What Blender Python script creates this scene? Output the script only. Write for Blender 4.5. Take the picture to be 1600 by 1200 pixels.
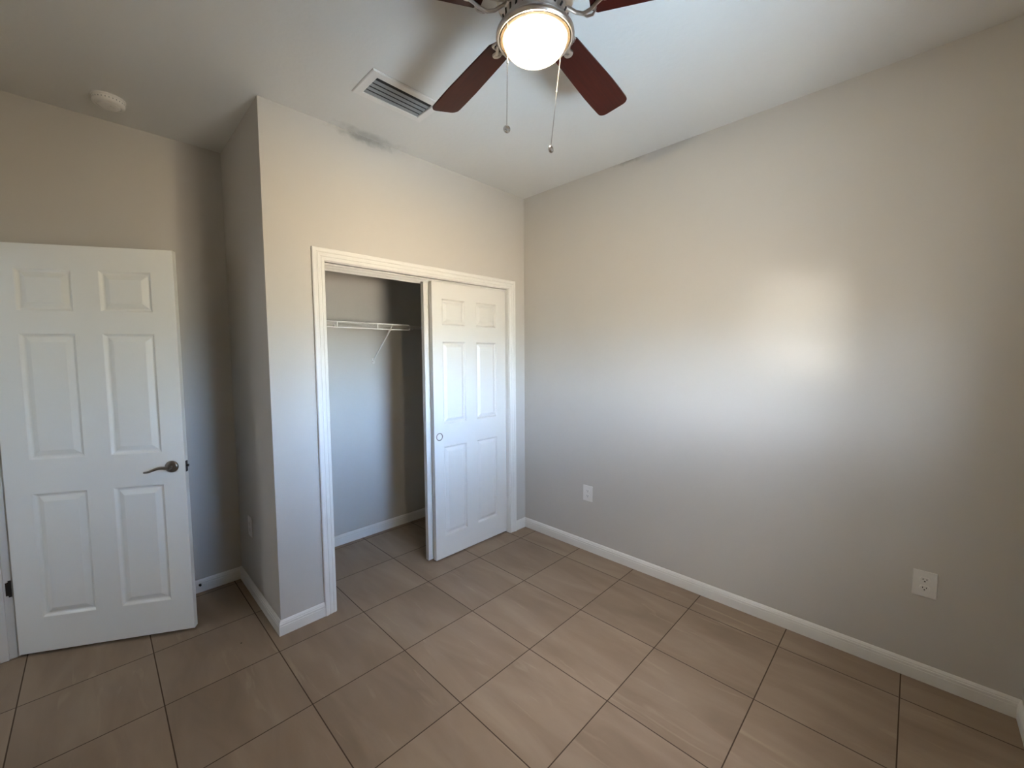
import bpy, bmesh, math, random
from mathutils import Vector, Matrix

S = bpy.context.scene
for o in list(bpy.data.objects):
    bpy.data.objects.remove(o)
COL = S.collection
PI = math.pi

# ------------------------------------------------------------------ camera
F_PX = 641.609
cam_d = bpy.data.cameras.new('camera')
cam = bpy.data.objects.new('camera', cam_d)
COL.objects.link(cam)
Mr = Matrix(((0.70322, -0.71094, -0.00710), (0.05267, 0.04213, 0.99772), (0.70902, 0.70199, -0.06707)))
right, up, fwd = [Vector(r).normalized() for r in Mr]
fwd = fwd.normalized(); right = (right - fwd * right.dot(fwd)).normalized(); up = right.cross(fwd)
cam.matrix_world = Matrix(((right.x, up.x, -fwd.x, -2.6488), (right.y, up.y, -fwd.y, -2.4230),
                           (right.z, up.z, -fwd.z, 1.5342), (0, 0, 0, 1)))
cam_d.sensor_width = 36.0
cam_d.lens = 36.0 * F_PX / 1600
cam_d.shift_x = 5.749 / 1600
cam_d.shift_y = -2.999 / 1600
cam_d.clip_start = 0.02
S.camera = cam

# ------------------------------------------------------------------ daylight
# sky above the horizon (blue), sunlit ground below it (warm); it reaches the
# room through the window in the rear wall, behind the camera
world = bpy.data.worlds.new('daylight'); S.world = world
world.use_nodes = True
wn, wl = world.node_tree.nodes, world.node_tree.links
wn.clear()
wo = wn.new('ShaderNodeOutputWorld'); bg = wn.new('ShaderNodeBackground')
tc = wn.new('ShaderNodeTexCoord'); sx = wn.new('ShaderNodeSeparateXYZ')
mr = wn.new('ShaderNodeMapRange'); mr.inputs[1].default_value = -1; mr.inputs[2].default_value = 1
rp = wn.new('ShaderNodeValToRGB')
wl.new(tc.outputs['Generated'], sx.inputs[0]); wl.new(sx.outputs['Z'], mr.inputs[0])
wl.new(mr.outputs[0], rp.inputs[0]); wl.new(rp.outputs[0], bg.inputs[0]); wl.new(bg.outputs[0], wo.inputs[0])
el = rp.color_ramp.elements
el[0].position = 0.0; el[0].color = (0.35, 0.49, 0.64, 1)
el[1].position = 1.0; el[1].color = (0.50, 0.50, 0.58, 1)
for pos, c in ((0.215, (0.37, 0.47, 0.57)), (0.30, (0.39, 0.41, 0.42)), (0.36, (0.52, 0.43, 0.32)), (0.40, (0.65, 0.55, 0.43)), (0.43, (0.60, 0.55, 0.46)), (0.475, (0.55, 0.56, 0.50)),
               (0.498, (0.50, 0.54, 0.54)), (0.506, (0.74, 0.95, 1.15)), (0.56, (0.64, 0.94, 1.42)), (0.595, (0.56, 0.82, 1.28)), (0.62, (0.34, 0.54, 0.90)), (0.70, (0.20, 0.30, 0.48)), (0.82, (0.46, 0.48, 0.56))):
    e = el.new(pos); e.color = (*c, 1)
# brightness and tint change along the horizon: dimmed towards both sides to shape the light in the room
az = wn.new('ShaderNodeMath'); az.operation = 'ARCTAN2'; wl.new(sx.outputs['X'], az.inputs[0])
ng = wn.new('ShaderNodeMath'); ng.operation = 'MULTIPLY'; ng.inputs[1].default_value = -1; wl.new(sx.outputs['Y'], ng.inputs[0]); wl.new(ng.outputs[0], az.inputs[1])
am = wn.new('ShaderNodeMapRange'); am.inputs[1].default_value = math.radians(-90); am.inputs[2].default_value = math.radians(90); wl.new(az.outputs[0], am.inputs[0])
gr = wn.new('ShaderNodeValToRGB'); wl.new(am.outputs[0], gr.inputs[0])
ge = gr.color_ramp.elements
deg = lambda a: (a + 90) / 180
ge[0].position = deg(-62); ge[0].color = (.24, .24, .24, 1); ge[1].position = deg(34); ge[1].color = (.15, .15, .15, 1)
for p_, v_ in ((-54, .42), (-40, .54), (-26, .66), (-8, .88), (2, .92), (10, .54), (18, .30)):
    e = ge.new(deg(p_)); e.color = (v_, v_, v_, 1)
hs_ = wn.new('ShaderNodeHueSaturation'); wl.new(rp.outputs[0], hs_.inputs['Color']); wl.new(hs_.outputs[0], bg.inputs[0])
sm = wn.new('ShaderNodeMapRange'); sm.inputs[1].default_value = math.radians(-45); sm.inputs[2].default_value = math.radians(-8)
sm.inputs[3].default_value = 0.50; sm.inputs[4].default_value = 1.05; wl.new(az.outputs[0], sm.inputs[0]); wl.new(sm.outputs[0], hs_.inputs['Saturation'])
ml = wn.new('ShaderNodeMath'); ml.operation = 'MULTIPLY'; ml.inputs[1].default_value = 42.0
wl.new(gr.outputs[0], ml.inputs[0])
# a sunlit glint low on the left (its light throws the pale window-shaped patch on the right wall)
ga, ge_ = math.radians(-56), math.radians(-5.5)
gd = Vector((math.sin(ga) * math.cos(ge_), -math.cos(ga) * math.cos(ge_), math.sin(ge_)))
dp = wn.new('ShaderNodeVectorMath'); dp.operation = 'DOT_PRODUCT'; dp.inputs[1].default_value = gd; wl.new(tc.outputs['Generated'], dp.inputs[0])
gm = wn.new('ShaderNodeMapRange'); gm.interpolation_type = 'SMOOTHSTEP'; gm.inputs[1].default_value = math.cos(math.radians(5.2)); gm.inputs[2].default_value = math.cos(math.radians(2.6))
gm.inputs[4].default_value = 43.0; wl.new(dp.outputs['Value'], gm.inputs[0])
sa_ = wn.new('ShaderNodeMath'); sa_.operation = 'ADD'; wl.new(ml.outputs[0], sa_.inputs[0]); wl.new(gm.outputs[0], sa_.inputs[1]); wl.new(sa_.outputs[0], bg.inputs[1])

def portal(loc, rot, sx_, sy_):
    d = bpy.data.lights.new('window_portal', 'AREA'); d.shape = 'RECTANGLE'; d.size = sx_; d.size_y = sy_
    d.cycles.is_portal = True
    o = bpy.data.objects.new('window_portal', d); COL.objects.link(o); o.location = loc; o.rotation_euler = rot

vs = S.view_settings
vs.view_transform = 'Standard'; vs.look = 'None'; vs.gamma = 1.0; vs.use_curve_mapping = False
vs.exposure = 2.0
S.cycles.use_denoising = True
S.cycles.max_bounces = 12; S.cycles.diffuse_bounces = 8; S.cycles.sample_clamp_indirect = 6.0
S.cycles.caustics_reflective = False; S.cycles.caustics_refractive = False
LAMP = 500.0            # emission of the bulb in the fan's light
BOWL = 0.32            # glow of its glass bowl

# ------------------------------------------------------------------ dimensions (metres)
H = 2.852              # ceiling
W = 1.995              # bump-out corner x = -W
D = 0.841              # alcove / closet back wall
LX = -3.0              # left wall
RY = -2.800            # rear (window) wall
OX0, OX1, OZ = -1.689, -0.198, 2.072      # closet opening
DY0, DY1, DZ = 0.010, 0.795, 2.105        # room doorway in the left wall
WX0, WX1, WZ0, WZ1 = -1.70, -0.95, 1.22, 1.82   # window
TILE, TX0, TY0 = 0.46, -0.2055, -0.1369

# ------------------------------------------------------------------ materials
def mat(name, color, rough=0.6, metal=0.0, spec=0.5, emit=None, strength=0):
    m = bpy.data.materials.new(name); m.use_nodes = True
    b = m.node_tree.nodes['Principled BSDF']
    b.inputs['Base Color'].default_value = (*color, 1)
    b.inputs['Roughness'].default_value = rough; b.inputs['Metallic'].default_value = metal
    b.inputs['Specular IOR Level'].default_value = spec
    if emit:
        b.inputs['Emission Color'].default_value = (*emit, 1); b.inputs['Emission Strength'].default_value = strength
    return m

def N(m, t, **kw):
    n = m.node_tree.nodes.new(t)
    for k, v in kw.items():
        setattr(n, k, v)
    return n

def add_bump(m, scale, strength, dist=0.002, detail=3):
    b = m.node_tree.nodes['Principled BSDF']; L = m.node_tree.links
    t = N(m, 'ShaderNodeTexCoord'); n = N(m, 'ShaderNodeTexNoise'); bp = N(m, 'ShaderNodeBump')
    n.inputs['Scale'].default_value = scale; n.inputs['Detail'].default_value = detail
    bp.inputs['Strength'].default_value = strength; bp.inputs['Distance'].default_value = dist
    L.new(t.outputs['Object'], n.inputs['Vector']); L.new(n.outputs['Fac'], bp.inputs['Height'])
    L.new(bp.outputs[0], b.inputs['Normal'])
    return m

def tint_noise(m, color, scale, amount, detail=4):
    """slight mottling of a flat colour"""
    b = m.node_tree.nodes['Principled BSDF']; L = m.node_tree.links
    t = N(m, 'ShaderNodeTexCoord'); n = N(m, 'ShaderNodeTexNoise'); r = N(m, 'ShaderNodeValToRGB')
    n.inputs['Scale'].default_value = scale; n.inputs['Detail'].default_value = detail
    r.color_ramp.elements[0].position = .3; r.color_ramp.elements[1].position = .7
    r.color_ramp.elements[0].color = (*[c * (1 - amount) for c in color], 1)
    r.color_ramp.elements[1].color = (*[c * (1 + amount) for c in color], 1)
    L.new(t.outputs['Object'], n.inputs['Vector']); L.new(n.outputs['Fac'], r.inputs[0])
    L.new(r.outputs[0], b.inputs['Base Color'])
    return m

def wall_paint(name, color, dust=None):
    m = mat(name, color, 0.62, spec=0.35)
    tint_noise(m, color, 1.3, 0.015); add_bump(m, 160, 0.10, 0.0015)
    if dust:  # grey dust marks (x0, x1, z0, z1) with a broken outline, object space = world space
        b = m.node_tree.nodes['Principled BSDF']; L = m.node_tree.links
        src = b.inputs['Base Color'].links[0].from_socket
        t = N(m, 'ShaderNodeTexCoord')
        for (p0, rx, ry, rz, amt) in dust:
            mp = N(m, 'ShaderNodeMapping', vector_type='POINT')
            mp.inputs['Location'].default_value = [-c / s for c, s in zip(p0, (rx, ry, rz))]
            mp.inputs['Scale'].default_value = (1 / rx, 1 / ry, 1 / rz)
            ln = N(m, 'ShaderNodeVectorMath', operation='LENGTH')
            nz = N(m, 'ShaderNodeTexNoise'); nz.inputs['Scale'].default_value = 22; nz.inputs['Detail'].default_value = 6
            ad = N(m, 'ShaderNodeMath', operation='MULTIPLY_ADD'); ad.inputs[1].default_value = 1.7
            mr_ = N(m, 'ShaderNodeMapRange'); mr_.inputs[1].default_value = 1.95; mr_.inputs[2].default_value = 1.0
            mr_.inputs[4].default_value = amt
            mx = N(m, 'ShaderNodeMix', data_type='RGBA')
            L.new(t.outputs['Object'], mp.inputs[0]); L.new(mp.outputs[0], ln.inputs[0])
            L.new(t.outputs['Object'], nz.inputs['Vector'])
            L.new(nz.outputs['Fac'], ad.inputs[0]); L.new(ln.outputs['Value'], ad.inputs[2])
            L.new(ad.outputs[0], mr_.inputs[0]); L.new(mr_.outputs[0], mx.inputs[0])
            L.new(src, mx.inputs[6]); mx.inputs[7].default_value = (0.16, 0.16, 0.14, 1)
            src = mx.outputs[2]
        L.new(src, b.inputs['Base Color'])
    return m

WALLC = (0.525, 0.50, 0.462)
M_wall = wall_paint('wall_paint', WALLC)
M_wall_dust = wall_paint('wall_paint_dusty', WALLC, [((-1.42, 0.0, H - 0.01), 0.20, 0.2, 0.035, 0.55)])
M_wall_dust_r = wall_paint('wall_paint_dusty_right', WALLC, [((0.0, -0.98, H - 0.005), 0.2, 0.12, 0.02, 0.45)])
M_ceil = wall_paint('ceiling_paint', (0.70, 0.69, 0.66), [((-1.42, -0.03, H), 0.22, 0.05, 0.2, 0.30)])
nb = [n for n in M_ceil.node_tree.nodes if n.type == 'TEX_NOISE'][1]; nb.inputs['Scale'].default_value = 45
bb = [n for n in M_ceil.node_tree.nodes if n.type == 'BUMP'][0]; bb.inputs['Strength'].default_value = 0.22; bb.inputs['Distance'].default_value = .004
M_trim = add_bump(mat('trim_paint', (0.72, 0.705, 0.67), 0.38), 60, 0.03)
M_door = add_bump(mat('door_paint', (0.83, 0.825, 0.77), 0.42), 90, 0.06)
M_slab = add_bump(mat('sliding_door_paint', (0.68, 0.66, 0.62), 0.42), 90, 0.05)
M_nickel = add_bump(mat('brushed_nickel', (0.55, 0.50, 0.46), 0.28, 1.0), 300, 0.03)
M_satin = add_bump(mat('satin_nickel', (0.20, 0.175, 0.15), 0.30, 1.0), 300, 0.03)
M_bronze = add_bump(mat('dark_bronze', (0.045, 0.038, 0.034), 0.4, 0.7), 200, 0.03)
M_lip = add_bump(mat('darkened_lip', (0.060, 0.044, 0.030), 0.7, spec=0.1), 100, 0.02)  # nickel lip of the light ring, colour darkened to offset the bulb's glare
M_silver = add_bump(mat('polished_metal', (0.62, 0.60, 0.58), 0.22, 1.0), 300, 0.02)
M_plate = add_bump(mat('white_plastic', (0.74, 0.72, 0.69), 0.35), 80, 0.02)
M_black = add_bump(mat('black_slot', (0.008, 0.008, 0.008), 0.6), 80, 0.02)
M_wire = add_bump(mat('white_vinyl_wire', (0.78, 0.77, 0.75), 0.35), 100, 0.02)
M_slat = add_bump(mat('grey_vent_metal', (0.24, 0.25, 0.26), 0.45, 0.0), 60, 0.04)
M_duct = add_bump(mat('dark_duct', (0.012, 0.013, 0.014), 0.8), 60, 0.04)
M_alum = add_bump(mat('white_window_frame', (0.75, 0.75, 0.74), 0.4), 60, 0.02)
M_speck = add_bump(mat('dark_dirt', (0.02, 0.016, 0.012), 0.9), 300, 0.2)

# dark cherry blades
M_blade = mat('cherry_wood', (0.04, 0.009, 0.006), 0.42, spec=0.2)
_b = M_blade.node_tree.nodes['Principled BSDF']; _L = M_blade.node_tree.links
_t = N(M_blade, 'ShaderNodeTexCoord'); _m = N(M_blade, 'ShaderNodeMapping'); _n = N(M_blade, 'ShaderNodeTexNoise'); _r = N(M_blade, 'ShaderNodeValToRGB')
_m.inputs['Scale'].default_value = (3, 60, 10); _n.inputs['Scale'].default_value = 2; _n.inputs['Detail'].default_value = 5
_r.color_ramp.elements[0].color = (0.022, 0.0030, 0.0018, 1); _r.color_ramp.elements[1].color = (0.060, 0.0075, 0.0040, 1)
_L.new(_t.outputs['Object'], _m.inputs[0]); _L.new(_m.outputs[0], _n.inputs['Vector']); _L.new(_n.outputs['Fac'], _r.inputs[0]); _L.new(_r.outputs[0], _b.inputs['Base Color'])

# frosted lamp glass, glowing, lets part of the bulb's light straight through
M_bowl = mat('lit_frosted_glass', (0.9, 0.86, 0.78), 0.35, emit=(1.0, 0.86, 0.66), strength=BOWL)
_nt = M_bowl.node_tree; _o = _nt.nodes['Material Output']; _tr = _nt.nodes.new('ShaderNodeBsdfTransparent'); _mx = _nt.nodes.new('ShaderNodeMixShader')
_tr.inputs[0].default_value = (1.0, 0.94, 0.84, 1); _lw = _nt.nodes.new('ShaderNodeLayerWeight'); _fm = _nt.nodes.new('ShaderNodeMapRange')
_lw.inputs[0].default_value = 0.5; _fm.inputs[1].default_value = 0.25; _fm.inputs[2].default_value = 0.85; _fm.inputs[3].default_value = 0.50; _fm.inputs[4].default_value = 0.98
_nt.links.new(_lw.outputs['Facing'], _fm.inputs[0]); _nt.links.new(_fm.outputs[0], _mx.inputs[0])
_nt.links.new(_tr.outputs[0], _mx.inputs[1]); _nt.links.new(_nt.nodes['Principled BSDF'].outputs[0], _mx.inputs[2]); _nt.links.new(_mx.outputs[0], _o.inputs[0])
M_bulb = mat('lit_bulb', (0.9, 0.88, 0.82), 0.4, emit=(1.0, 0.90, 0.68), strength=LAMP)

# window glass: clear, with a faint reflection
M_glass = bpy.data.materials.new('window_glass'); M_glass.use_nodes = True
_nt = M_glass.node_tree; _nt.nodes.clear()
_o = _nt.nodes.new('ShaderNodeOutputMaterial'); _tr = _nt.nodes.new('ShaderNodeBsdfTransparent'); _gl = _nt.nodes.new('ShaderNodeBsdfGlossy')
_gl.inputs['Roughness'].default_value = 0.02; _mx = _nt.nodes.new('ShaderNodeMixShader'); _mx.inputs[0].default_value = 0.06
_nt.links.new(_tr.outputs[0], _mx.inputs[1]); _nt.links.new(_gl.outputs[0], _mx.inputs[2]); _nt.links.new(_mx.outputs[0], _o.inputs[0])

# floor: 46 cm porcelain tiles, dark brown grout
def floor_mat():
    m = mat('floor_tile', (0.3, 0.24, 0.19), 0.42, spec=0.3)
    b = m.node_tree.nodes['Principled BSDF']; L = m.node_tree.links
    def math_(op, a, bv=None, c=None):
        n = N(m, 'ShaderNodeMath', operation=op)
        for i, v in enumerate((a, bv, c)):
            if v is None: continue
            if isinstance(v, (int, float)): n.inputs[i].default_value = v
            else: L.new(v, n.inputs[i])
        return n.outputs[0]
    t = N(m, 'ShaderNodeTexCoord'); s = N(m, 'ShaderNodeSeparateXYZ'); L.new(t.outputs['Object'], s.inputs[0])
    u = math_('DIVIDE', math_('SUBTRACT', s.outputs[0], TX0), TILE); v = math_('DIVIDE', math_('SUBTRACT', s.outputs[1], TY0), TILE)
    fu = math_('FLOOR', u); fv = math_('FLOOR', v)
    # distance to the nearest joint, in tile units
    du = math_('SUBTRACT', 0.5, math_('ABSOLUTE', math_('SUBTRACT', math_('SUBTRACT', u, fu), 0.5)))
    dv = math_('SUBTRACT', 0.5, math_('ABSOLUTE', math_('SUBTRACT', math_('SUBTRACT', v, fv), 0.5)))
    d = math_('MINIMUM', du, dv)
    g = N(m, 'ShaderNodeMapRange'); g.interpolation_type = 'SMOOTHSTEP'
    g.inputs[1].default_value = 0.0034; g.inputs[2].default_value = 0.0066
    L.new(d, g.inputs[0])
    cid = N(m, 'ShaderNodeCombineXYZ'); L.new(fu, cid.inputs[0]); L.new(fv, cid.inputs[1])
    wn_ = N(m, 'ShaderNodeTexWhiteNoise'); L.new(cid.outputs[0], wn_.inputs['Vector'])
    # soft streaks that run along y with a slant, shifted per tile
    off = N(m, 'ShaderNodeVectorMath', operation='MULTIPLY_ADD'); off.inputs[1].default_value = (7, 7, 7)
    L.new(wn_.outputs['Color'], off.inputs[0]); L.new(t.outputs['Object'], off.inputs[2])
    mp = N(m, 'ShaderNodeMapping'); mp.inputs['Rotation'].default_value = (0, 0, math.radians(14)); mp.inputs['Scale'].default_value = (7, 1.7, 1)
    L.new(off.outputs[0], mp.inputs[0])
    n1 = N(m, 'ShaderNodeTexNoise'); n1.inputs['Scale'].default_value = 1.0; n1.inputs['Detail'].default_value = 6; n1.inputs['Distortion'].default_value = 0.6
    L.new(mp.outputs[0], n1.inputs['Vector'])
    r1 = N(m, 'ShaderNodeValToRGB'); e = r1.color_ramp.elements
    e[0].position = .30; e[0].color = (0.222, 0.158, 0.106, 1); e[1].position = .72; e[1].color = (0.312, 0.233, 0.164, 1)
    e2 = e.new(.52); e2.color = (0.268, 0.195, 0.134, 1)
    L.new(n1.outputs['Fac'], r1.inputs[0])
    # thin pale veins
    mp2 = N(m, 'ShaderNodeMapping'); mp2.inputs['Rotation'].default_value = (0, 0, math.radians(20)); mp2.inputs['Scale'].default_value = (16, 2.4, 1)
    L.new(off.outputs[0], mp2.inputs[0])
    n2 = N(m, 'ShaderNodeTexNoise'); n2.inputs['Scale'].default_value = 1.0; n2.inputs['Detail'].default_value = 3; n2.inputs['Distortion'].default_value = 1.0
    L.new(mp2.outputs[0], n2.inputs['Vector'])
    r2 = N(m, 'ShaderNodeMapRange'); r2.inputs[1].default_value = .63; r2.inputs[2].default_value = .78; r2.inputs[4].default_value = 0.5
    L.new(n2.outputs['Fac'], r2.inputs[0])
    mv = N(m, 'ShaderNodeMix', data_type='RGBA'); L.new(r2.outputs[0], mv.inputs[0]); L.new(r1.outputs[0], mv.inputs[6]); mv.inputs[7].default_value = (0.41, 0.32, 0.22, 1)
    # tile to tile variation
    hs = N(m, 'ShaderNodeHueSaturation'); L.new(mv.outputs[2], hs.inputs['Color'])
    L.new(math_('MULTIPLY_ADD', wn_.outputs['Value'], 0.14, 0.93), hs.inputs['Value'])
    mg = N(m, 'ShaderNodeMix', data_type='RGBA'); L.new(g.outputs[0], mg.inputs[0])
    mg.inputs[6].default_value = (0.060, 0.036, 0.022, 1); L.new(hs.outputs[0], mg.inputs[7])
    L.new(mg.outputs[2], b.inputs['Base Color'])
    rr = N(m, 'ShaderNodeMapRange'); rr.inputs[3].default_value = 0.85; rr.inputs[4].default_value = 0.55
    L.new(g.outputs[0], rr.inputs[0]); L.new(rr.outputs[0], b.inputs['Roughness'])
    bp = N(m, 'ShaderNodeBump'); bp.inputs['Strength'].default_value = 0.15; bp.inputs['Distance'].default_value = 0.0008
    L.new(g.outputs[0], bp.inputs['Height']); L.new(bp.outputs[0], b.inputs['Normal'])
    return m
M_floor = floor_mat()

# ------------------------------------------------------------------ mesh helpers
def obj(name, bm, m, parent=None, loc=(0, 0, 0), rot=(0, 0, 0), smooth=False, label=None):
    bmesh.ops.remove_doubles(bm, verts=bm.verts[:], dist=1e-6)
    bmesh.ops.recalc_face_normals(bm, faces=bm.faces[:])
    me = bpy.data.meshes.new(name); bm.to_mesh(me); bm.free()
    me.materials.append(m)
    if smooth:
        me.polygons.foreach_set('use_smooth', [True] * len(me.polygons))
        me.set_sharp_from_angle(angle=math.radians(40))
    o = bpy.data.objects.new(name, me); COL.objects.link(o)
    o.location = loc; o.rotation_euler = rot
    if parent: o.parent = parent
    if label: o['label'] = label
    return o

def box(bm, x0, x1, y0, y1, z0, z1, bev=0.0):
    b2 = bmesh.new()
    bmesh.ops.create_cube(b2, size=1)
    for v in b2.verts:
        v.co = Vector(((x0 + x1) / 2 + v.co.x * (x1 - x0), (y0 + y1) / 2 + v.co.y * (y1 - y0), (z0 + z1) / 2 + v.co.z * (z1 - z0)))
    if bev:
        bmesh.ops.bevel(b2, geom=b2.edges[:], offset=bev, segments=2, affect='EDGES', profile=0.5)
    merge(bm, b2)
    return bm

def merge(bm, b2, mtx=None):
    me = bpy.data.meshes.new('t'); b2.to_mesh(me); b2.free()
    if mtx is not None: me.transform(mtx)
    bm.from_mesh(me); bpy.data.meshes.remove(me)

def lathe(bm, prof, seg=48, c=(0, 0, 0)):
    rings = []
    for r, z in prof:
        if r < 1e-6:
            rings.append([bm.verts.new((c[0], c[1], c[2] + z))])
        else:
            rings.append([bm.verts.new((c[0] + r * math.cos(2 * PI * k / seg), c[1] + r * math.sin(2 * PI * k / seg), c[2] + z)) for k in range(seg)])
    for a, b in zip(rings, rings[1:]):
        for k in range(seg):
            k2 = (k + 1) % seg
            if len(a) == 1 and len(b) == 1: continue
            if len(a) == 1: bm.faces.new((a[0], b[k], b[k2]))
            elif len(b) == 1: bm.faces.new((a[k], b[0], a[k2]))
            else: bm.faces.new((a[k], b[k], b[k2], a[k2]))
    return bm

def tube(bm, pts, r, seg=8, caps=True, radii=None):
    pts = [Vector(p) for p in pts]; rings = []; nrm = None
    for i, p in enumerate(pts):
        t = (pts[min(i + 1, len(pts) - 1)] - pts[max(i - 1, 0)]).normalized()
        if nrm is None:
            a = Vector((0, 0, 1)) if abs(t.z) < .9 else Vector((1, 0, 0))
            nrm = t.cross(a).normalized()
        else:
            nrm = (nrm - t * nrm.dot(t)).normalized()
        bn = t.cross(nrm); rr = radii[i] if radii else r
        rings.append([bm.verts.new(p + (nrm * math.cos(2 * PI * k / seg) + bn * math.sin(2 * PI * k / seg)) * rr) for k in range(seg)])
    for a, b in zip(rings, rings[1:]):
        for k in range(seg):
            bm.faces.new((a[k], a[(k + 1) % seg], b[(k + 1) % seg], b[k]))
    if caps:
        bm.faces.new(rings[0]); bm.faces.new(rings[-1][::-1])
    return bm

def sweep(bm, path, prof, closed_ends=True):
    """profile (a, z) swept along a floor path of (point, outward-normal-with-mitre) pairs"""
    rings = [[bm.verts.new((p[0] + n[0] * a, p[1] + n[1] * a, z)) for a, z in prof] for p, n in path]
    k = len(prof)
    for a, b in zip(rings, rings[1:]):
        for i in range(k):
            bm.faces.new((a[i], a[(i + 1) % k], b[(i + 1) % k], b[i]))
    if closed_ends:
        bm.faces.new(rings[0]); bm.faces.new(rings[-1][::-1])
    return bm

def structure(o):
    o['kind'] = 'structure'; return o

def thing(name, label, cat, loc=(0, 0, 0), rot=(0, 0, 0), group=None):
    o = bpy.data.objects.new(name, None); COL.objects.link(o)
    o.empty_display_size = 0.1
    o.location = loc; o.rotation_euler = rot
    o['label'] = label; o['category'] = cat
    if group: o['group'] = group
    return o

def tag(o, label, cat, group=None):
    o['label'] = label; o['category'] = cat
    if group: o['group'] = group
    return o

# ------------------------------------------------------------------ room shell
T = 0.12
HX = -4.25                                   # far wall of the hallway beyond the doorway
structure(obj('floor', box(bmesh.new(), HX - T, T, RY - T, 1.45, -0.10, 0.0), M_floor))
structure(obj('ceiling', box(bmesh.new(), HX - T, T, RY - T, 1.45, H, H + 0.10), M_ceil))
structure(obj('wall_right', box(bmesh.new(), 0, T, RY - T, D + T, 0, H), M_wall_dust_r))
structure(obj('wall_alcove', box(bmesh.new(), LX - T, 0, D, D + T, 0, H), M_wall))
# closet front wall with its opening
bm = bmesh.new()
box(bm, -W, OX0 - 0.016, 0, T, 0, H); box(bm, OX1 + 0.016, 0, 0, T, 0, H); box(bm, OX0 - 0.016, OX1 + 0.016, 0, T, OZ + 0.016, H)
structure(obj('wall_closet', bm, M_wall_dust))
structure(obj('wall_bump', box(bmesh.new(), -W, -W + T, T, D, 0, H), M_wall))
# left wall with the doorway
bm = bmesh.new()
box(bm, LX - T, LX, RY - T, DY0 - 0.016, 0, H); box(bm, LX - T, LX, DY1 + 0.016, D, 0, H); box(bm, LX - T, LX, DY0 - 0.016, DY1 + 0.016, DZ + 0.016, H)
structure(obj('wall_left', bm, M_wall))
# rear wall with the window opening
bm = bmesh.new()
box(bm, LX, WX0, RY - T, RY, 0, H); box(bm, WX1, 0, RY - T, RY, 0, H)
box(bm, WX0, WX1, RY - T, RY, 0, WZ0); box(bm, WX0, WX1, RY - T, RY, WZ1, H)
structure(obj('wall_rear', bm, M_wall))
# hallway beyond the doorway
structure(obj('wall_hallway', box(bmesh.new(), HX - T, HX, RY - T, 1.45, 0, H), M_wall))
bm = bmesh.new(); box(bm, HX, LX - T, 1.35, 1.45, 0, H); structure(obj('wall_hallway_end', bm, M_wall))
bm = bmesh.new(); box(bm, HX, LX - T, -1.30, -1.20, 0, H); structure(obj('wall_hallway_side', bm, M_wall))

# window: frame, meeting rail, panes, sill
win = thing('window_1', 'white framed single hung window in the rear wall', 'window', ((WX0 + WX1) / 2, RY - 0.07, WZ0))
win['kind'] = 'structure'
ww, wh = (WX1 - WX0) / 2, WZ1 - WZ0
bm = bmesh.new()
box(bm, -ww, -ww + .04, -.03, .03, 0, wh, .003); box(bm, ww - .04, ww, -.03, .03, 0, wh, .003)
box(bm, -ww + .04, ww - .04, -.03, .03, 0, .04, .003); box(bm, -ww + .04, ww - .04, -.03, .03, wh - .04, wh, .003)
box(bm, -ww + .04, ww - .04, -.02, .02, wh / 2 - .02, wh / 2 + .02, .003)
obj('window_frame', bm, M_alum, win)
for z0, z1 in ((.04, wh / 2 - .02), (wh / 2 + .02, wh - .04)):
    obj('window_pane', box(bmesh.new(), -ww + .04, ww - .04, -.002, .002, z0, z1), M_glass, win)
obj('window_sill', box(bmesh.new(), -ww - .03, ww + .03, .072, .10, -.03, -.002, .004), M_trim, win)
portal(((WX0 + WX1) / 2, RY - T - 0.01, (WZ0 + WZ1) / 2), (math.radians(90), 0, PI), WX1 - WX0, WZ1 - WZ0)

# baseboards: stepped profile, mitred at the corners
BH = 0.082
BP = [(0, 0), (.0135, 0), (.0135, BH * .62), (.0115, BH * .645), (.0125, BH * .68), (.0125, BH * .78), (.0095, BH * .82), (.0095, BH * .87), (.005, BH * .97), (.003, BH), (0, BH)]
def baseboard(name, path):
    structure(obj(name, sweep(bmesh.new(), path, BP), M_trim))
CW = 0.068                                   # casing width
cl, cr = OX0 - CW + .004, OX1 + CW - .004    # outer edges of the closet casing
baseboard('baseboard_right', [((0, RY), (-1, 1)), ((0, 0), (-1, -1)), ((cr, 0), (0, -1))])
baseboard('baseboard_closet', [((cl, 0), (0, -1)), ((-W, 0), (-1, -1)), ((-W, D), (-1, -1)), ((LX, D), (1, -1)), ((LX, DY1 + .03), (1, 0))])
baseboard('baseboard_closet_inside', [((-.016, D), (0, -1)), ((-W + T + .016, D), (0, -1))])
baseboard('baseboard_rear', [((LX, RY), (1, 1)), ((0, RY), (-1, 1))])
baseboard('baseboard_left', [((LX, DY0 - CW), (1, 0)), ((LX, RY), (1, 1))])

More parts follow.
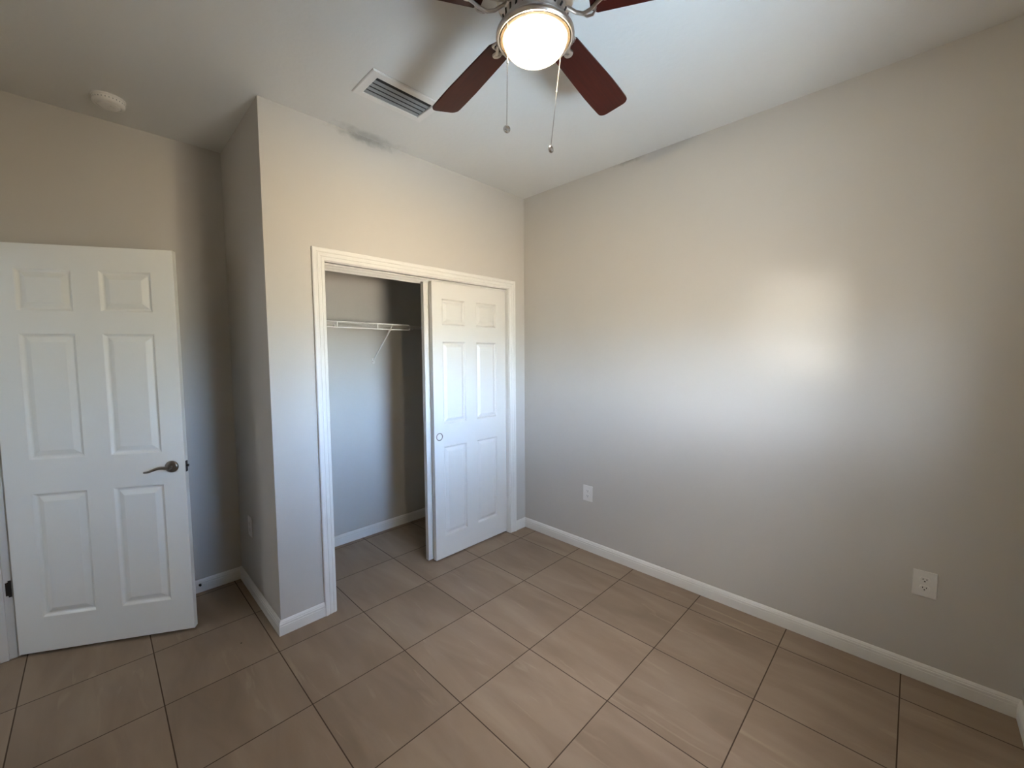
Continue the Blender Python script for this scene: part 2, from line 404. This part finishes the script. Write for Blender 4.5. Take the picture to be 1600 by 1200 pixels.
# door casings: stepped profile swept round three sides, mitred
CP = [(0, 0), (0, .009), (.004, .0115), (.015, .0125), (.018, .0100), (.021, .0100), (.024, .0130), (.037, .0145), (.040, .0122), (.043, .0122), (.047, .0165), (.060, .0185), (.064, .0180), (CW, .015), (CW, 0)]
def casing(name, a0, a1, top, place):
    """a = distance outwards from the opening edge, t = thickness off the wall"""
    bm = bmesh.new(); k = len(CP); rings = []
    for corner in range(4):
        ring = []
        for a, t in CP:
            if corner == 0: h, z = a0 - a, 0
            elif corner == 1: h, z = a0 - a, top + a
            elif corner == 2: h, z = a1 + a, top + a
            else: h, z = a1 + a, 0
            ring.append(bm.verts.new(place(h, t, z)))
        rings.append(ring)
    for a, b in zip(rings, rings[1:]):
        for i in range(k):
            bm.faces.new((a[i], a[(i + 1) % k], b[(i + 1) % k], b[i]))
    bm.faces.new(rings[0]); bm.faces.new(rings[-1][::-1])
    return structure(obj(name, bm, M_trim))
casing('trim_1', OX0 - .004, OX1 + .004, OZ + .004, lambda h, t, z: (h, -t, z))
casing('trim_2', DY0 - .004, DY1 + .004 - .0, DZ + .004, lambda h, t, z: (LX + t, min(h, D), z))
# jambs lining both openings
bm = bmesh.new()
box(bm, OX0 - .016, OX0, -.001, T + .001, 0, OZ + .016); box(bm, OX1, OX1 + .016, -.001, T + .001, 0, OZ + .016); box(bm, OX0, OX1, -.001, T + .001, OZ, OZ + .016)
structure(obj('trim_3', bm, M_trim))
bm = bmesh.new()
box(bm, LX - T - .001, LX + .001, DY0 - .016, DY0, 0, DZ + .016); box(bm, LX - T - .001, LX + .001, DY1, DY1 + .016, 0, DZ + .016); box(bm, LX - T - .001, LX + .001, DY0, DY1, DZ, DZ + .016)
box(bm, LX - .075, LX - .026, DY1 - .012, DY1, 0, DZ - .012, .002); box(bm, LX - .075, LX - .026, DY0, DY0 + .012, 0, DZ - .012, .002); box(bm, LX - .075, LX - .026, DY0, DY1, DZ - .012, DZ, .002)
structure(obj('trim_4', bm, M_trim))
# sliding track under the closet head
bm = bmesh.new()
box(bm, OX0, OX1, .026, .030, OZ - .012, OZ); box(bm, OX0, OX1, .120, .124, OZ - .026, OZ); box(bm, OX0, OX1, .026, .124, OZ - .003, OZ); box(bm, OX0, OX1, .073, .076, OZ - .020, OZ)
structure(obj('trim_5', bm, M_trim))

# ------------------------------------------------------------------ six-panel doors
def six_panel(w, h, t, us, zs, slope=.043, depth=.013):
    """door slab in local coords: u along +x from 0 to w, front face at y = 0 (facing -y), back at y = t"""
    bm = bmesh.new()
    gu = [0] + us + [w]; gz = [0] + zs + [h]
    pu = {1, 3}; pz = {1, 3, 5}
    for side in (0, 1):
        Y = lambda d: d if side == 0 else t - d
        for i in range(len(gu) - 1):
            for j in range(len(gz) - 1):
                u0, u1, z0, z1 = gu[i], gu[i + 1], gz[j], gz[j + 1]
                rect = lambda a, d: [bm.verts.new(c) for c in ((u0 + a, Y(d), z0 + a), (u1 - a, Y(d), z0 + a), (u1 - a, Y(d), z1 - a), (u0 + a, Y(d), z1 - a))]
                if i in pu and j in pz:
                    rings = [rect(a, d) for a, d in ((0, 0), (.0025, .0015), (.009, depth * .82), (.013, depth), (.018, depth), (slope - .004, .0030), (slope, .0012), (slope + .002, .0010))]
                    for a, b in zip(rings, rings[1:]):
                        for k in range(4):
                            bm.faces.new((a[k], a[(k + 1) % 4], b[(k + 1) % 4], b[k]))
                    bm.faces.new(rings[-1])
                else:
                    bm.faces.new(rect(0, 0))
    for (a, b) in (((0, 0), (w, 0)), ((0, h), (w, h))):
        for i in range(len(gu) - 1):
            bm.faces.new([bm.verts.new(c) for c in ((gu[i], 0, a[1]), (gu[i + 1], 0, a[1]), (gu[i + 1], t, a[1]), (gu[i], t, a[1]))])
    for u in (0, w):
        for j in range(len(gz) - 1):
            bm.faces.new([bm.verts.new(c) for c in ((u, 0, gz[j]), (u, 0, gz[j + 1]), (u, t, gz[j + 1]), (u, t, gz[j]))])
    bmesh.ops.remove_doubles(bm, verts=bm.verts[:], dist=1e-5)
    return bm

# room door, swung about 60 degrees into the room
DW = 0.770
DA = math.radians(-29.84)
door = thing('door_1', 'white six panel room door standing open at the left, with a metal lever handle', 'door', (-2.992, 0.775, 0.0), (0, 0, DA))
door['kind'] = 'structure'
bm = six_panel(DW, 2.079, .035, [.106, .332, .444, .668], [.182, .831, 1.007, 1.640, 1.753, 1.960])
obj('door_slab', bm, M_door, door, (0, 0, .015))
# lever set
hd = obj('door_handle', lathe(bmesh.new(), [(0, .012), (.012, .0125), (.022, .0105), (.029, .006), (.032, .002), (.032, 0), (0, 0)], 40), M_satin, door, (.709, 0, .940), (math.radians(90), 0, 0), smooth=True)
bm = bmesh.new()
tube(bm, [(0, 0, .010), (0, 0, .040)], .010, 16)
pts = []
for k in range(15):
    s = k / 14
    pts.append((-s * .112, .006 * math.sin(s * PI * 1.7) - .012 * s * s, .044 + .006 * math.sin(s * PI) - .012 * s))
tube(bm, [(.008, 0, .042)] + pts, .008, 12, radii=[.009] + [.0095 - .0045 * (k / 14) for k in range(15)])
obj('lever', bm, M_satin, hd, smooth=True)
obj('latch_plate', box(bmesh.new(), DW - .0005, DW + .0015, .006, .029, .905, .965, .0005), M_bronze, door)
lb = bmesh.new(); tube(lb, [(DW, .018, .938), (DW + .010, .018, .938)], .0075, 12); obj('latch_bolt', lb, M_bronze, door, smooth=True)
# hinges: leaf on the jamb, leaf on the door edge, knuckle
ca, sa = math.cos(-DA), math.sin(-DA)
for hz in (.365, 1.07, 1.80):
    kn = bmesh.new(); tube(kn, [(-.004, .040, hz - .045), (-.004, .040, hz + .045)], .0055, 10)
    box(kn, -.0015, 0, .004, .037, hz - .044, hz + .044)
    hg = obj('hinge', kn, M_bronze, door)
    lf = bmesh.new()
    box(lf, -.022, -.002, -.0016, 0, hz - .043, hz + .043)
    bmesh.ops.bevel(lf, geom=[e for e in lf.edges if abs(e.verts[0].co.z - e.verts[1].co.z) < 1e-4 and abs(e.verts[0].co.y - e.verts[1].co.y) > 1e-4 and e.verts[0].co.x < -.015], offset=.009, segments=5, affect='EDGES')
    lv = obj('hinge_leaf', lf, M_bronze, hg)
    # the leaf lies on the jamb face (y = DY1, facing -y): undo the door's turn
    lv.matrix_parent_inverse = Matrix.Identity(4)
    wm = Matrix.Translation((LX + .002, DY1, 0))
    dm = Matrix.Translation((-2.992, 0.775, 0)) @ Matrix.Rotation(DA, 4, 'Z')
    lv.matrix_basis = dm.inverted() @ wm

# closet doors, both slid to the right
def slider(name, label, x0, y0, w, pull):
    t = thing(name, label, 'door', (x0, y0, 0)); t['kind'] = 'structure'
    s = w / .735
    obj('door_slab', six_panel(w, 2.046, .034, [u * s for u in (.086, .303, .411, .630)], [.165, .842, 1.010, 1.620, 1.740, 1.928], slope=.040), M_slab, t, (0, 0, .012))
    if pull:
        p = obj('finger_pull', lathe(bmesh.new(), [(.029, .0), (.029, .0015), (.026, .0025), (.0235, .0015), (.022, -.006), (.012, -.0085), (0, -.009)], 36), M_satin, t, (.046, -.0005, .934), (math.radians(90), 0, 0), smooth=True)
    return t
slider('door_2', 'front white six panel sliding closet door with a round finger pull', -.936, .032, .735, True)
slider('door_3', 'rear white sliding closet door, only its left edge showing behind the front one', -.972, .080, .735, False)

# ------------------------------------------------------------------ wire shelf in the closet
def wire_shelf():
    x0, x1, xl = -W + T + .004, -.01, -.815
    yf, yb, zt, zb = .505, .832, 1.776, 1.736
    t = thing('wire_shelf', 'white wire closet shelf on the back wall with a diagonal support brace', 'shelf', ((x0 + x1) / 2, yb, zt))
    o = Vector(((x0 + x1) / 2, yb, zt))
    L = lambda *p: tuple(Vector(p) - o)
    r = .0048
    # front lip: two rails joined by posts, rounded at its right end
    bm = bmesh.new()
    tube(bm, [L(x0, yf, zt), L(xl - .05, yf, zt), L(xl - .02, yf + .004, zt - .001), L(xl - .005, yf + .015, zt - .006), L(xl, yf + .022, zt - .014)] + [L(xl, yf + .022, zb + .012), L(xl - .005, yf + .014, zb + .004), L(xl - .02, yf + .004, zb), L(xl - .05, yf, zb), L(x0, yf, zb)], r, 8)
    obj('lip', bm, M_wire, t, smooth=True)
    x = -1.415
    for x in (-1.72, -1.415, -1.105):
        p = bmesh.new(); tube(p, [L(x, yf, zt), L(x, yf, zb)], .0056, 8); obj('lip_post', p, M_wire, t, smooth=True)
    # deck: long rods with many cross wires
    bm = bmesh.new()
    for y in (yf + .06, (yf + yb) / 2 + .03, yb - .006):
        tube(bm, [L(x0, y, zt - .004), L(x1, y, zt - .004)], .0022, 6)
    n = int((x1 - x0) / .0254)
    for k in range(n):
        x = x0 + .012 + k * .0254
        tube(bm, [L(x, yf if x < xl else yf + .06, zt), L(x, yb - .002, zt)], .0008, 5)
    obj('deck', bm, M_wire, t, smooth=True)
    # diagonal support brace down to the wall
    bm = bmesh.new()
    bx = -.980
    pts = [L(bx, yf + .004, zt - .002), L(bx, yf + .012, zt - .020), L(bx, yb - .030, 1.520), L(bx, yb - .012, 1.503), L(bx, yb - .003, 1.497), L(bx, yb - .002, 1.468)]
    tube(bm, pts, .0055, 8)
    br = obj('brace', bm, M_wire, t, smooth=True)
    bm = bmesh.new(); box(bm, -.010, .010, -.004, .001, -.022, .022, .003)
    ft = obj('brace_foot', bm, M_wire, br, L(bx, yb + .006, 1.487))
    bm = bmesh.new(); tube(bm, [(0, -.004, 0), (0, -.008, 0)], .006, 10)
    obj('screw', bm, M_bronze, br, L(bx, yb + .006, 1.483), smooth=True)
    for x in (-1.65, -1.30, -.60, -.25):
        bm = bmesh.new(); box(bm, -.007, .007, -.014, .008, -.010, .006, .002)
        obj('wall_clip', bm, M_wire, t, L(x, yb, zt - .004))
wire_shelf()

# ------------------------------------------------------------------ outlets
def outlet(label, loc, rz, w, h, group='wall outlets', dz=0):
    """cover plate faces local -y"""
    t = thing('wall_outlet', label, 'outlet', loc, (0, 0, rz), group)
    bm = bmesh.new(); box(bm, -w / 2, w / 2, -.006, 0, -h / 2, h / 2, .0022)
    obj('cover_plate', bm, M_plate, t)
    for s in (-1, 1):
        bm = bmesh.new()
        lathe(bm, [(0, .0025), (.0165, .0025), (.0172, .0015), (.0172, 0), (0, 0)], 28)
        for v in bm.verts:
            v.co.y = max(-.0125, min(.0125, v.co.y))
        sk = obj('socket', bm, M_plate, t, (0, -.006, s * .0195), (math.radians(90), 0, 0), smooth=False)
        for q in (-1, 1):
            sb = bmesh.new(); box(sb, q * .0062 - .0014, q * .0062 + .0014, .0005, .0065, .0022, .0028)
            obj('slot', sb, M_black, sk)
        g = bmesh.new(); lathe(g, [(0, .0028), (.0027, .0028), (.0027, .002), (0, .002)], 14, (0, -.0062, 0)); obj('ground_hole', g, M_black, sk)
    sc = bmesh.new(); lathe(sc, [(0, .0014), (.0022, .0010), (.003, 0), (0, 0)], 14)
    obj('screw', sc, M_plate, t, (0, -.006, 0), (math.radians(90), 0, 0), smooth=True)
    return t
R90 = math.radians(-90)
outlet('small white outlet low on the right wall, near the closet corner', (0, -.663, .456), R90, .084, .122)
outlet('wide white outlet plate low on the right wall, near the photo edge', (0, -2.498, .464), R90, .080, .121)
outlet('shadowed outlet on the side of the closet bump-out, behind the open door', (-W, .545, .452), R90, .080, .125)

# ------------------------------------------------------------------ smoke detector
t = thing('smoke_detector', 'round white smoke detector on the ceiling above the open door', 'smoke detector', (-2.522, .560, H))
obj('base', lathe(bmesh.new(), [(0, 0), (.066, 0), (.067, -.003), (.066, -.009), (0, -.009)], 48), M_plate, t, smooth=True)
obj('housing', lathe(bmesh.new(), [(0, -.009), (.063, -.009), (.0635, -.012), (.0625, -.030), (.058, -.036), (.050, -.038), (.047, -.034), (.043, -.034), (.040, -.040), (.026, -.043), (0, -.043)], 48), M_plate, t, smooth=True)
bm = bmesh.new(); box(bm, -.011, .011, -.006, .006, -.046, -.042, .0015); obj('test_button', bm, M_plate, t, (.014, -.020, 0), (0, 0, .5))
bm = bmesh.new()
for k in range(28):
    a = 2 * PI * k / 28
    b2 = bmesh.new(); box(b2, .0600, .0632, -.0022, .0022, -.0215, -.0165)
    merge(bm, b2, Matrix.Rotation(a, 4, 'Z'))
obj('vent_slots', bm, M_slat, t)

# ------------------------------------------------------------------ ceiling air vent
vx0, vx1, vy0, vy1 = -1.672, -1.278, -.598, -.372
t = thing('air_vent', 'white framed rectangular air vent with grey louvres on the ceiling', 'air vent', ((vx0 + vx1) / 2, (vy0 + vy1) / 2, H))
w2, h2 = (vx1 - vx0) / 2, (vy1 - vy0) / 2
iw, ih = w2 - .040, h2 - .042
bm = bmesh.new(); rings = []
for a, z in ((0, 0), (0, -.004), (.004, -.008), (.036, -.010), (.040, -.008), (.040, 0)):
    x_, y_ = w2 - a, h2 - a
    rings.append([bm.verts.new(c) for c in ((-x_, -y_, z), (x_, -y_, z), (x_, y_, z), (-x_, y_, z))])
for a, b in zip(rings, rings[1:]):
    for k in range(4):
        bm.faces.new((a[k], a[(k + 1) % 4], b[(k + 1) % 4], b[k]))
for k in range(4):
    bm.faces.new((rings[-1][k], rings[-1][(k + 1) % 4], rings[0][(k + 1) % 4], rings[0][k]))
obj('frame', bm, M_plate, t)
obj('duct_opening', box(bmesh.new(), -iw, iw, -ih, ih, -.0012, -.0002), M_duct, t)
for k in range(4):
    yc = -ih + .036 + k * .0325
    bm = bmesh.new(); prof = []
    for q in range(7):                       # curved blade, lower edge turned towards the closet
        s = q / 6
        prof.append((.018 * s - .009, -.0016 - .0042 * s ** 1.6))
    pts2 = prof + [(y + .0006, z + .0012) for y, z in prof[::-1]]
    ra = [[bm.verts.new((x, y, z)) for y, z in pts2] for x in (-iw + .001, iw - .001)]
    n = len(pts2)
    for i in range(n):
        bm.faces.new((ra[0][i], ra[0][(i + 1) % n], ra[1][(i + 1) % n], ra[1][i]))
    bm.faces.new(ra[0]); bm.faces.new(ra[1][::-1])
    obj('louvre', bm, M_slat, t, (0, yc, 0))

# ------------------------------------------------------------------ ceiling fan with light
def ceiling_fan():
    c = Vector((-1.570, -1.490, H))
    t = thing('ceiling_fan', 'ceiling fan with five dark cherry blades, nickel body and a lit glass bowl', 'ceiling fan', c)
    obj('canopy', lathe(bmesh.new(), [(0, 0), (.078, 0), (.080, -.006), (.074, -.030), (.060, -.048), (0, -.048)], 48), M_nickel, t, smooth=True)
    obj('motor_housing', lathe(bmesh.new(), [(0, -.046), (.070, -.046), (.105, -.058), (.124, -.075), (.130, -.095), (.130, -.135), (.126, -.142), (.126, -.150), (.130, -.156), (.122, -.176), (.098, -.188), (0, -.188)], 64), M_nickel, t, smooth=True)
    # vented skirt between the blades and the light
    sk = obj('switch_housing', lathe(bmesh.new(), [(0, -.186), (.090, -.186), (.093, -.196), (.100, -.225), (.108, -.250), (.111, -.264), (.060, -.266), (0, -.266)], 48), M_nickel, t, smooth=True)
    bm = bmesh.new()
    for k in range(26):
        b2 = bmesh.new(); box(b2, -.0030, .0030, -.0012, .0012, -.014, .014)
        merge(bm, b2, Matrix.Rotation(2 * PI * k / 26, 4, 'Z') @ Matrix.Translation((0, -.1042, -.237)) @ Matrix.Rotation(math.radians(17), 4, 'X') @ Matrix.Rotation(math.radians(24), 4, 'Y'))
    obj('vent_slots', bm, M_black, sk)
    zb = -.200
    for k in range(5):
        a = math.radians(8 + 72 * k)
        # blade: rounded plank with 12 degrees of pitch
        bm = bmesh.new(); pts = []
        r0, r1 = .175, .660
        w0, w1 = .052, .068
        def half(r):
            return w0 + (w1 - w0) * min(1, (r - r0) / .33)
        cr_ = .030
        out = []
        out.append((r0, -w0 * .75)); out.append((r0 + .022, -half(r0 + .022)))
        for q in range(1, 7): out.append((r0 + .022 + (r1 - cr_ - r0 - .022) * q / 6, -half(r0 + .022 + (r1 - cr_ - r0 - .022) * q / 6)))
        for q in range(1, 6):
            th = -PI / 2 + (PI / 2) * q / 5
            out.append((r1 - cr_ + cr_ * math.cos(th) + .006, -w1 + cr_ + cr_ * math.sin(th)))
        out2 = [(x, -y) for x, y in out[::-1]]
        poly = out + out2
        vb = [bm.verts.new((x, y, -.003)) for x, y in poly]; vt = [bm.verts.new((x, y, .003)) for x, y in poly]
        bm.faces.new(vb[::-1]); bm.faces.new(vt); n = len(poly)
        for i in range(n): bm.faces.new((vb[i], vb[(i + 1) % n], vt[(i + 1) % n], vt[i]))
        bl = obj('blade', bm, M_blade, t, (0, 0, zb), (math.radians(-12), 0, a))
        bl.rotation_mode = 'XYZ'
        # ornate blade iron below the root of the blade: two scrolled arms and a plate
        ar = bmesh.new()
        for s in (-1, 1):
            p_ = [(.082, s * .012, .008), (.105, s * .020, .006), (.130, s * .030, -.008), (.152, s * .036, -.012), (.178, s * .031, -.009), (.200, s * .016, -.007), (.222, s * .004, -.006)]
            tube(ar, p_, .006, 8)
            p_ = [(.150, s * .036, -.010), (.162, s * .050, -.010), (.182, s * .050, -.009), (.190, s * .038, -.008)]
            tube(ar, p_, .0045, 8)
        b2 = bmesh.new(); lathe(b2, [(0, -.005), (.016, -.005), (.018, 0), (0, 0)], 20); merge(ar, b2, Matrix.Translation((.226, 0, -.004)))
        for (sx_, sy_) in ((.226, 0), (.190, .030), (.190, -.030)):
            b2 = bmesh.new(); lathe(b2, [(0, -.005), (.005, -.004), (.006, 0), (0, 0)], 12); merge(ar, b2, Matrix.Translation((sx_, sy_, -.008)))
        box(ar, .078, .100, -.022, .022, .002, .014, .003)
        obj('blade_arm', ar, M_nickel, bl, smooth=True)
    lr = obj('light_ring', lathe(bmesh.new(), [(.060, -.262), (.110, -.263), (.121, -.267), (.1275, -.273), (.1285, -.279), (.1265, -.285), (.122, -.288), (.118, -.287), (.116, -.282), (.100, -.276), (.060, -.272), (.060, -.262)], 72), M_nickel, t, smooth=True)
    obj('ring_lip', lathe(bmesh.new(), [(.1165, -.2835), (.1150, -.2875), (.1060, -.2885), (.1045, -.2850), (.1045, -.2810), (.1165, -.2825), (.1165, -.2835)], 72), M_lip, lr, smooth=True, label='inner lip of the light ring, colour darkened to offset the glare of the bulb')
    prof = [(.104, -.281), (.104, -.288)]
    for k in range(1, 15):
        th = (PI / 2) * k / 14
        prof.append((.104 * math.cos(th), -.288 - .064 * math.sin(th)))
    prof[-1] = (0, -.352)
    gb = obj('glass_bowl', lathe(bmesh.new(), prof, 72), M_bowl, t, smooth=True)
    obj('bulb', lathe(bmesh.new(), [(0, -.272), (.012, -.273), (.013, -.284), (.020, -.292), (.026, -.304), (.026, -.314), (.020, -.325), (.010, -.331), (0, -.332)], 32), M_bulb, gb, smooth=True)
    # two pull chains with coin-shaped pendants
    for top, bot, ry in (((-.122, .006, -.276), (-.127, .008, -.602), .5), ((.116, -.018, -.276), (.070, -.010, -.602), .9)):
        a, b = Vector(top), Vector(bot)
        bm = bmesh.new(); tube(bm, [a, b], .0011, 6)
        nb_ = 70
        for k in range(nb_):
            b2 = bmesh.new(); bmesh.ops.create_icosphere(b2, subdivisions=1, radius=.0019); merge(bm, b2, Matrix.Translation(a.lerp(b, (k + .5) / nb_)))
        b2 = bmesh.new(); bmesh.ops.create_icosphere(b2, subdivisions=2, radius=.0034); merge(bm, b2, Matrix.Translation(a.lerp(b, .42)))
        ch = obj('pull_chain', bm, M_silver, t, smooth=True)
        pd = bmesh.new(); lathe(pd, [(0, -.004), (.0075, -.004), (.0085, -.0045), (.0105, -.004), (.0115, -.002), (.0115, .002), (.0105, .004), (.0085, .0045), (.0075, .004), (0, .004)], 28)
        obj('pendant', pd, M_silver, ch, b + Vector((0, 0, -.011)), (math.radians(90), 0, -.8 + ry), smooth=True)
ceiling_fan()

# ------------------------------------------------------------------ small things on the floor line
bm = bmesh.new(); lathe(bm, [(0, .0), (.007, 0), (.0075, .006), (.006, .016), (0, .017)], 16)
tag(obj('door_bumper', bm, M_black, None, (-2.234, D - .0135, .052), (math.radians(90), 0, 0), smooth=True), 'small black round bumper on the alcove baseboard beside the open door', 'door stop')
bm = bmesh.new(); bmesh.ops.create_icosphere(bm, subdivisions=2, radius=.004)
for v in bm.verts: v.co.z = max(0, v.co.z * .5)
tag(obj('dirt_speck', bm, M_speck, None, (-2.168, .082, 0)), 'tiny dark speck on the floor tile by the bump-out corner', 'speck')
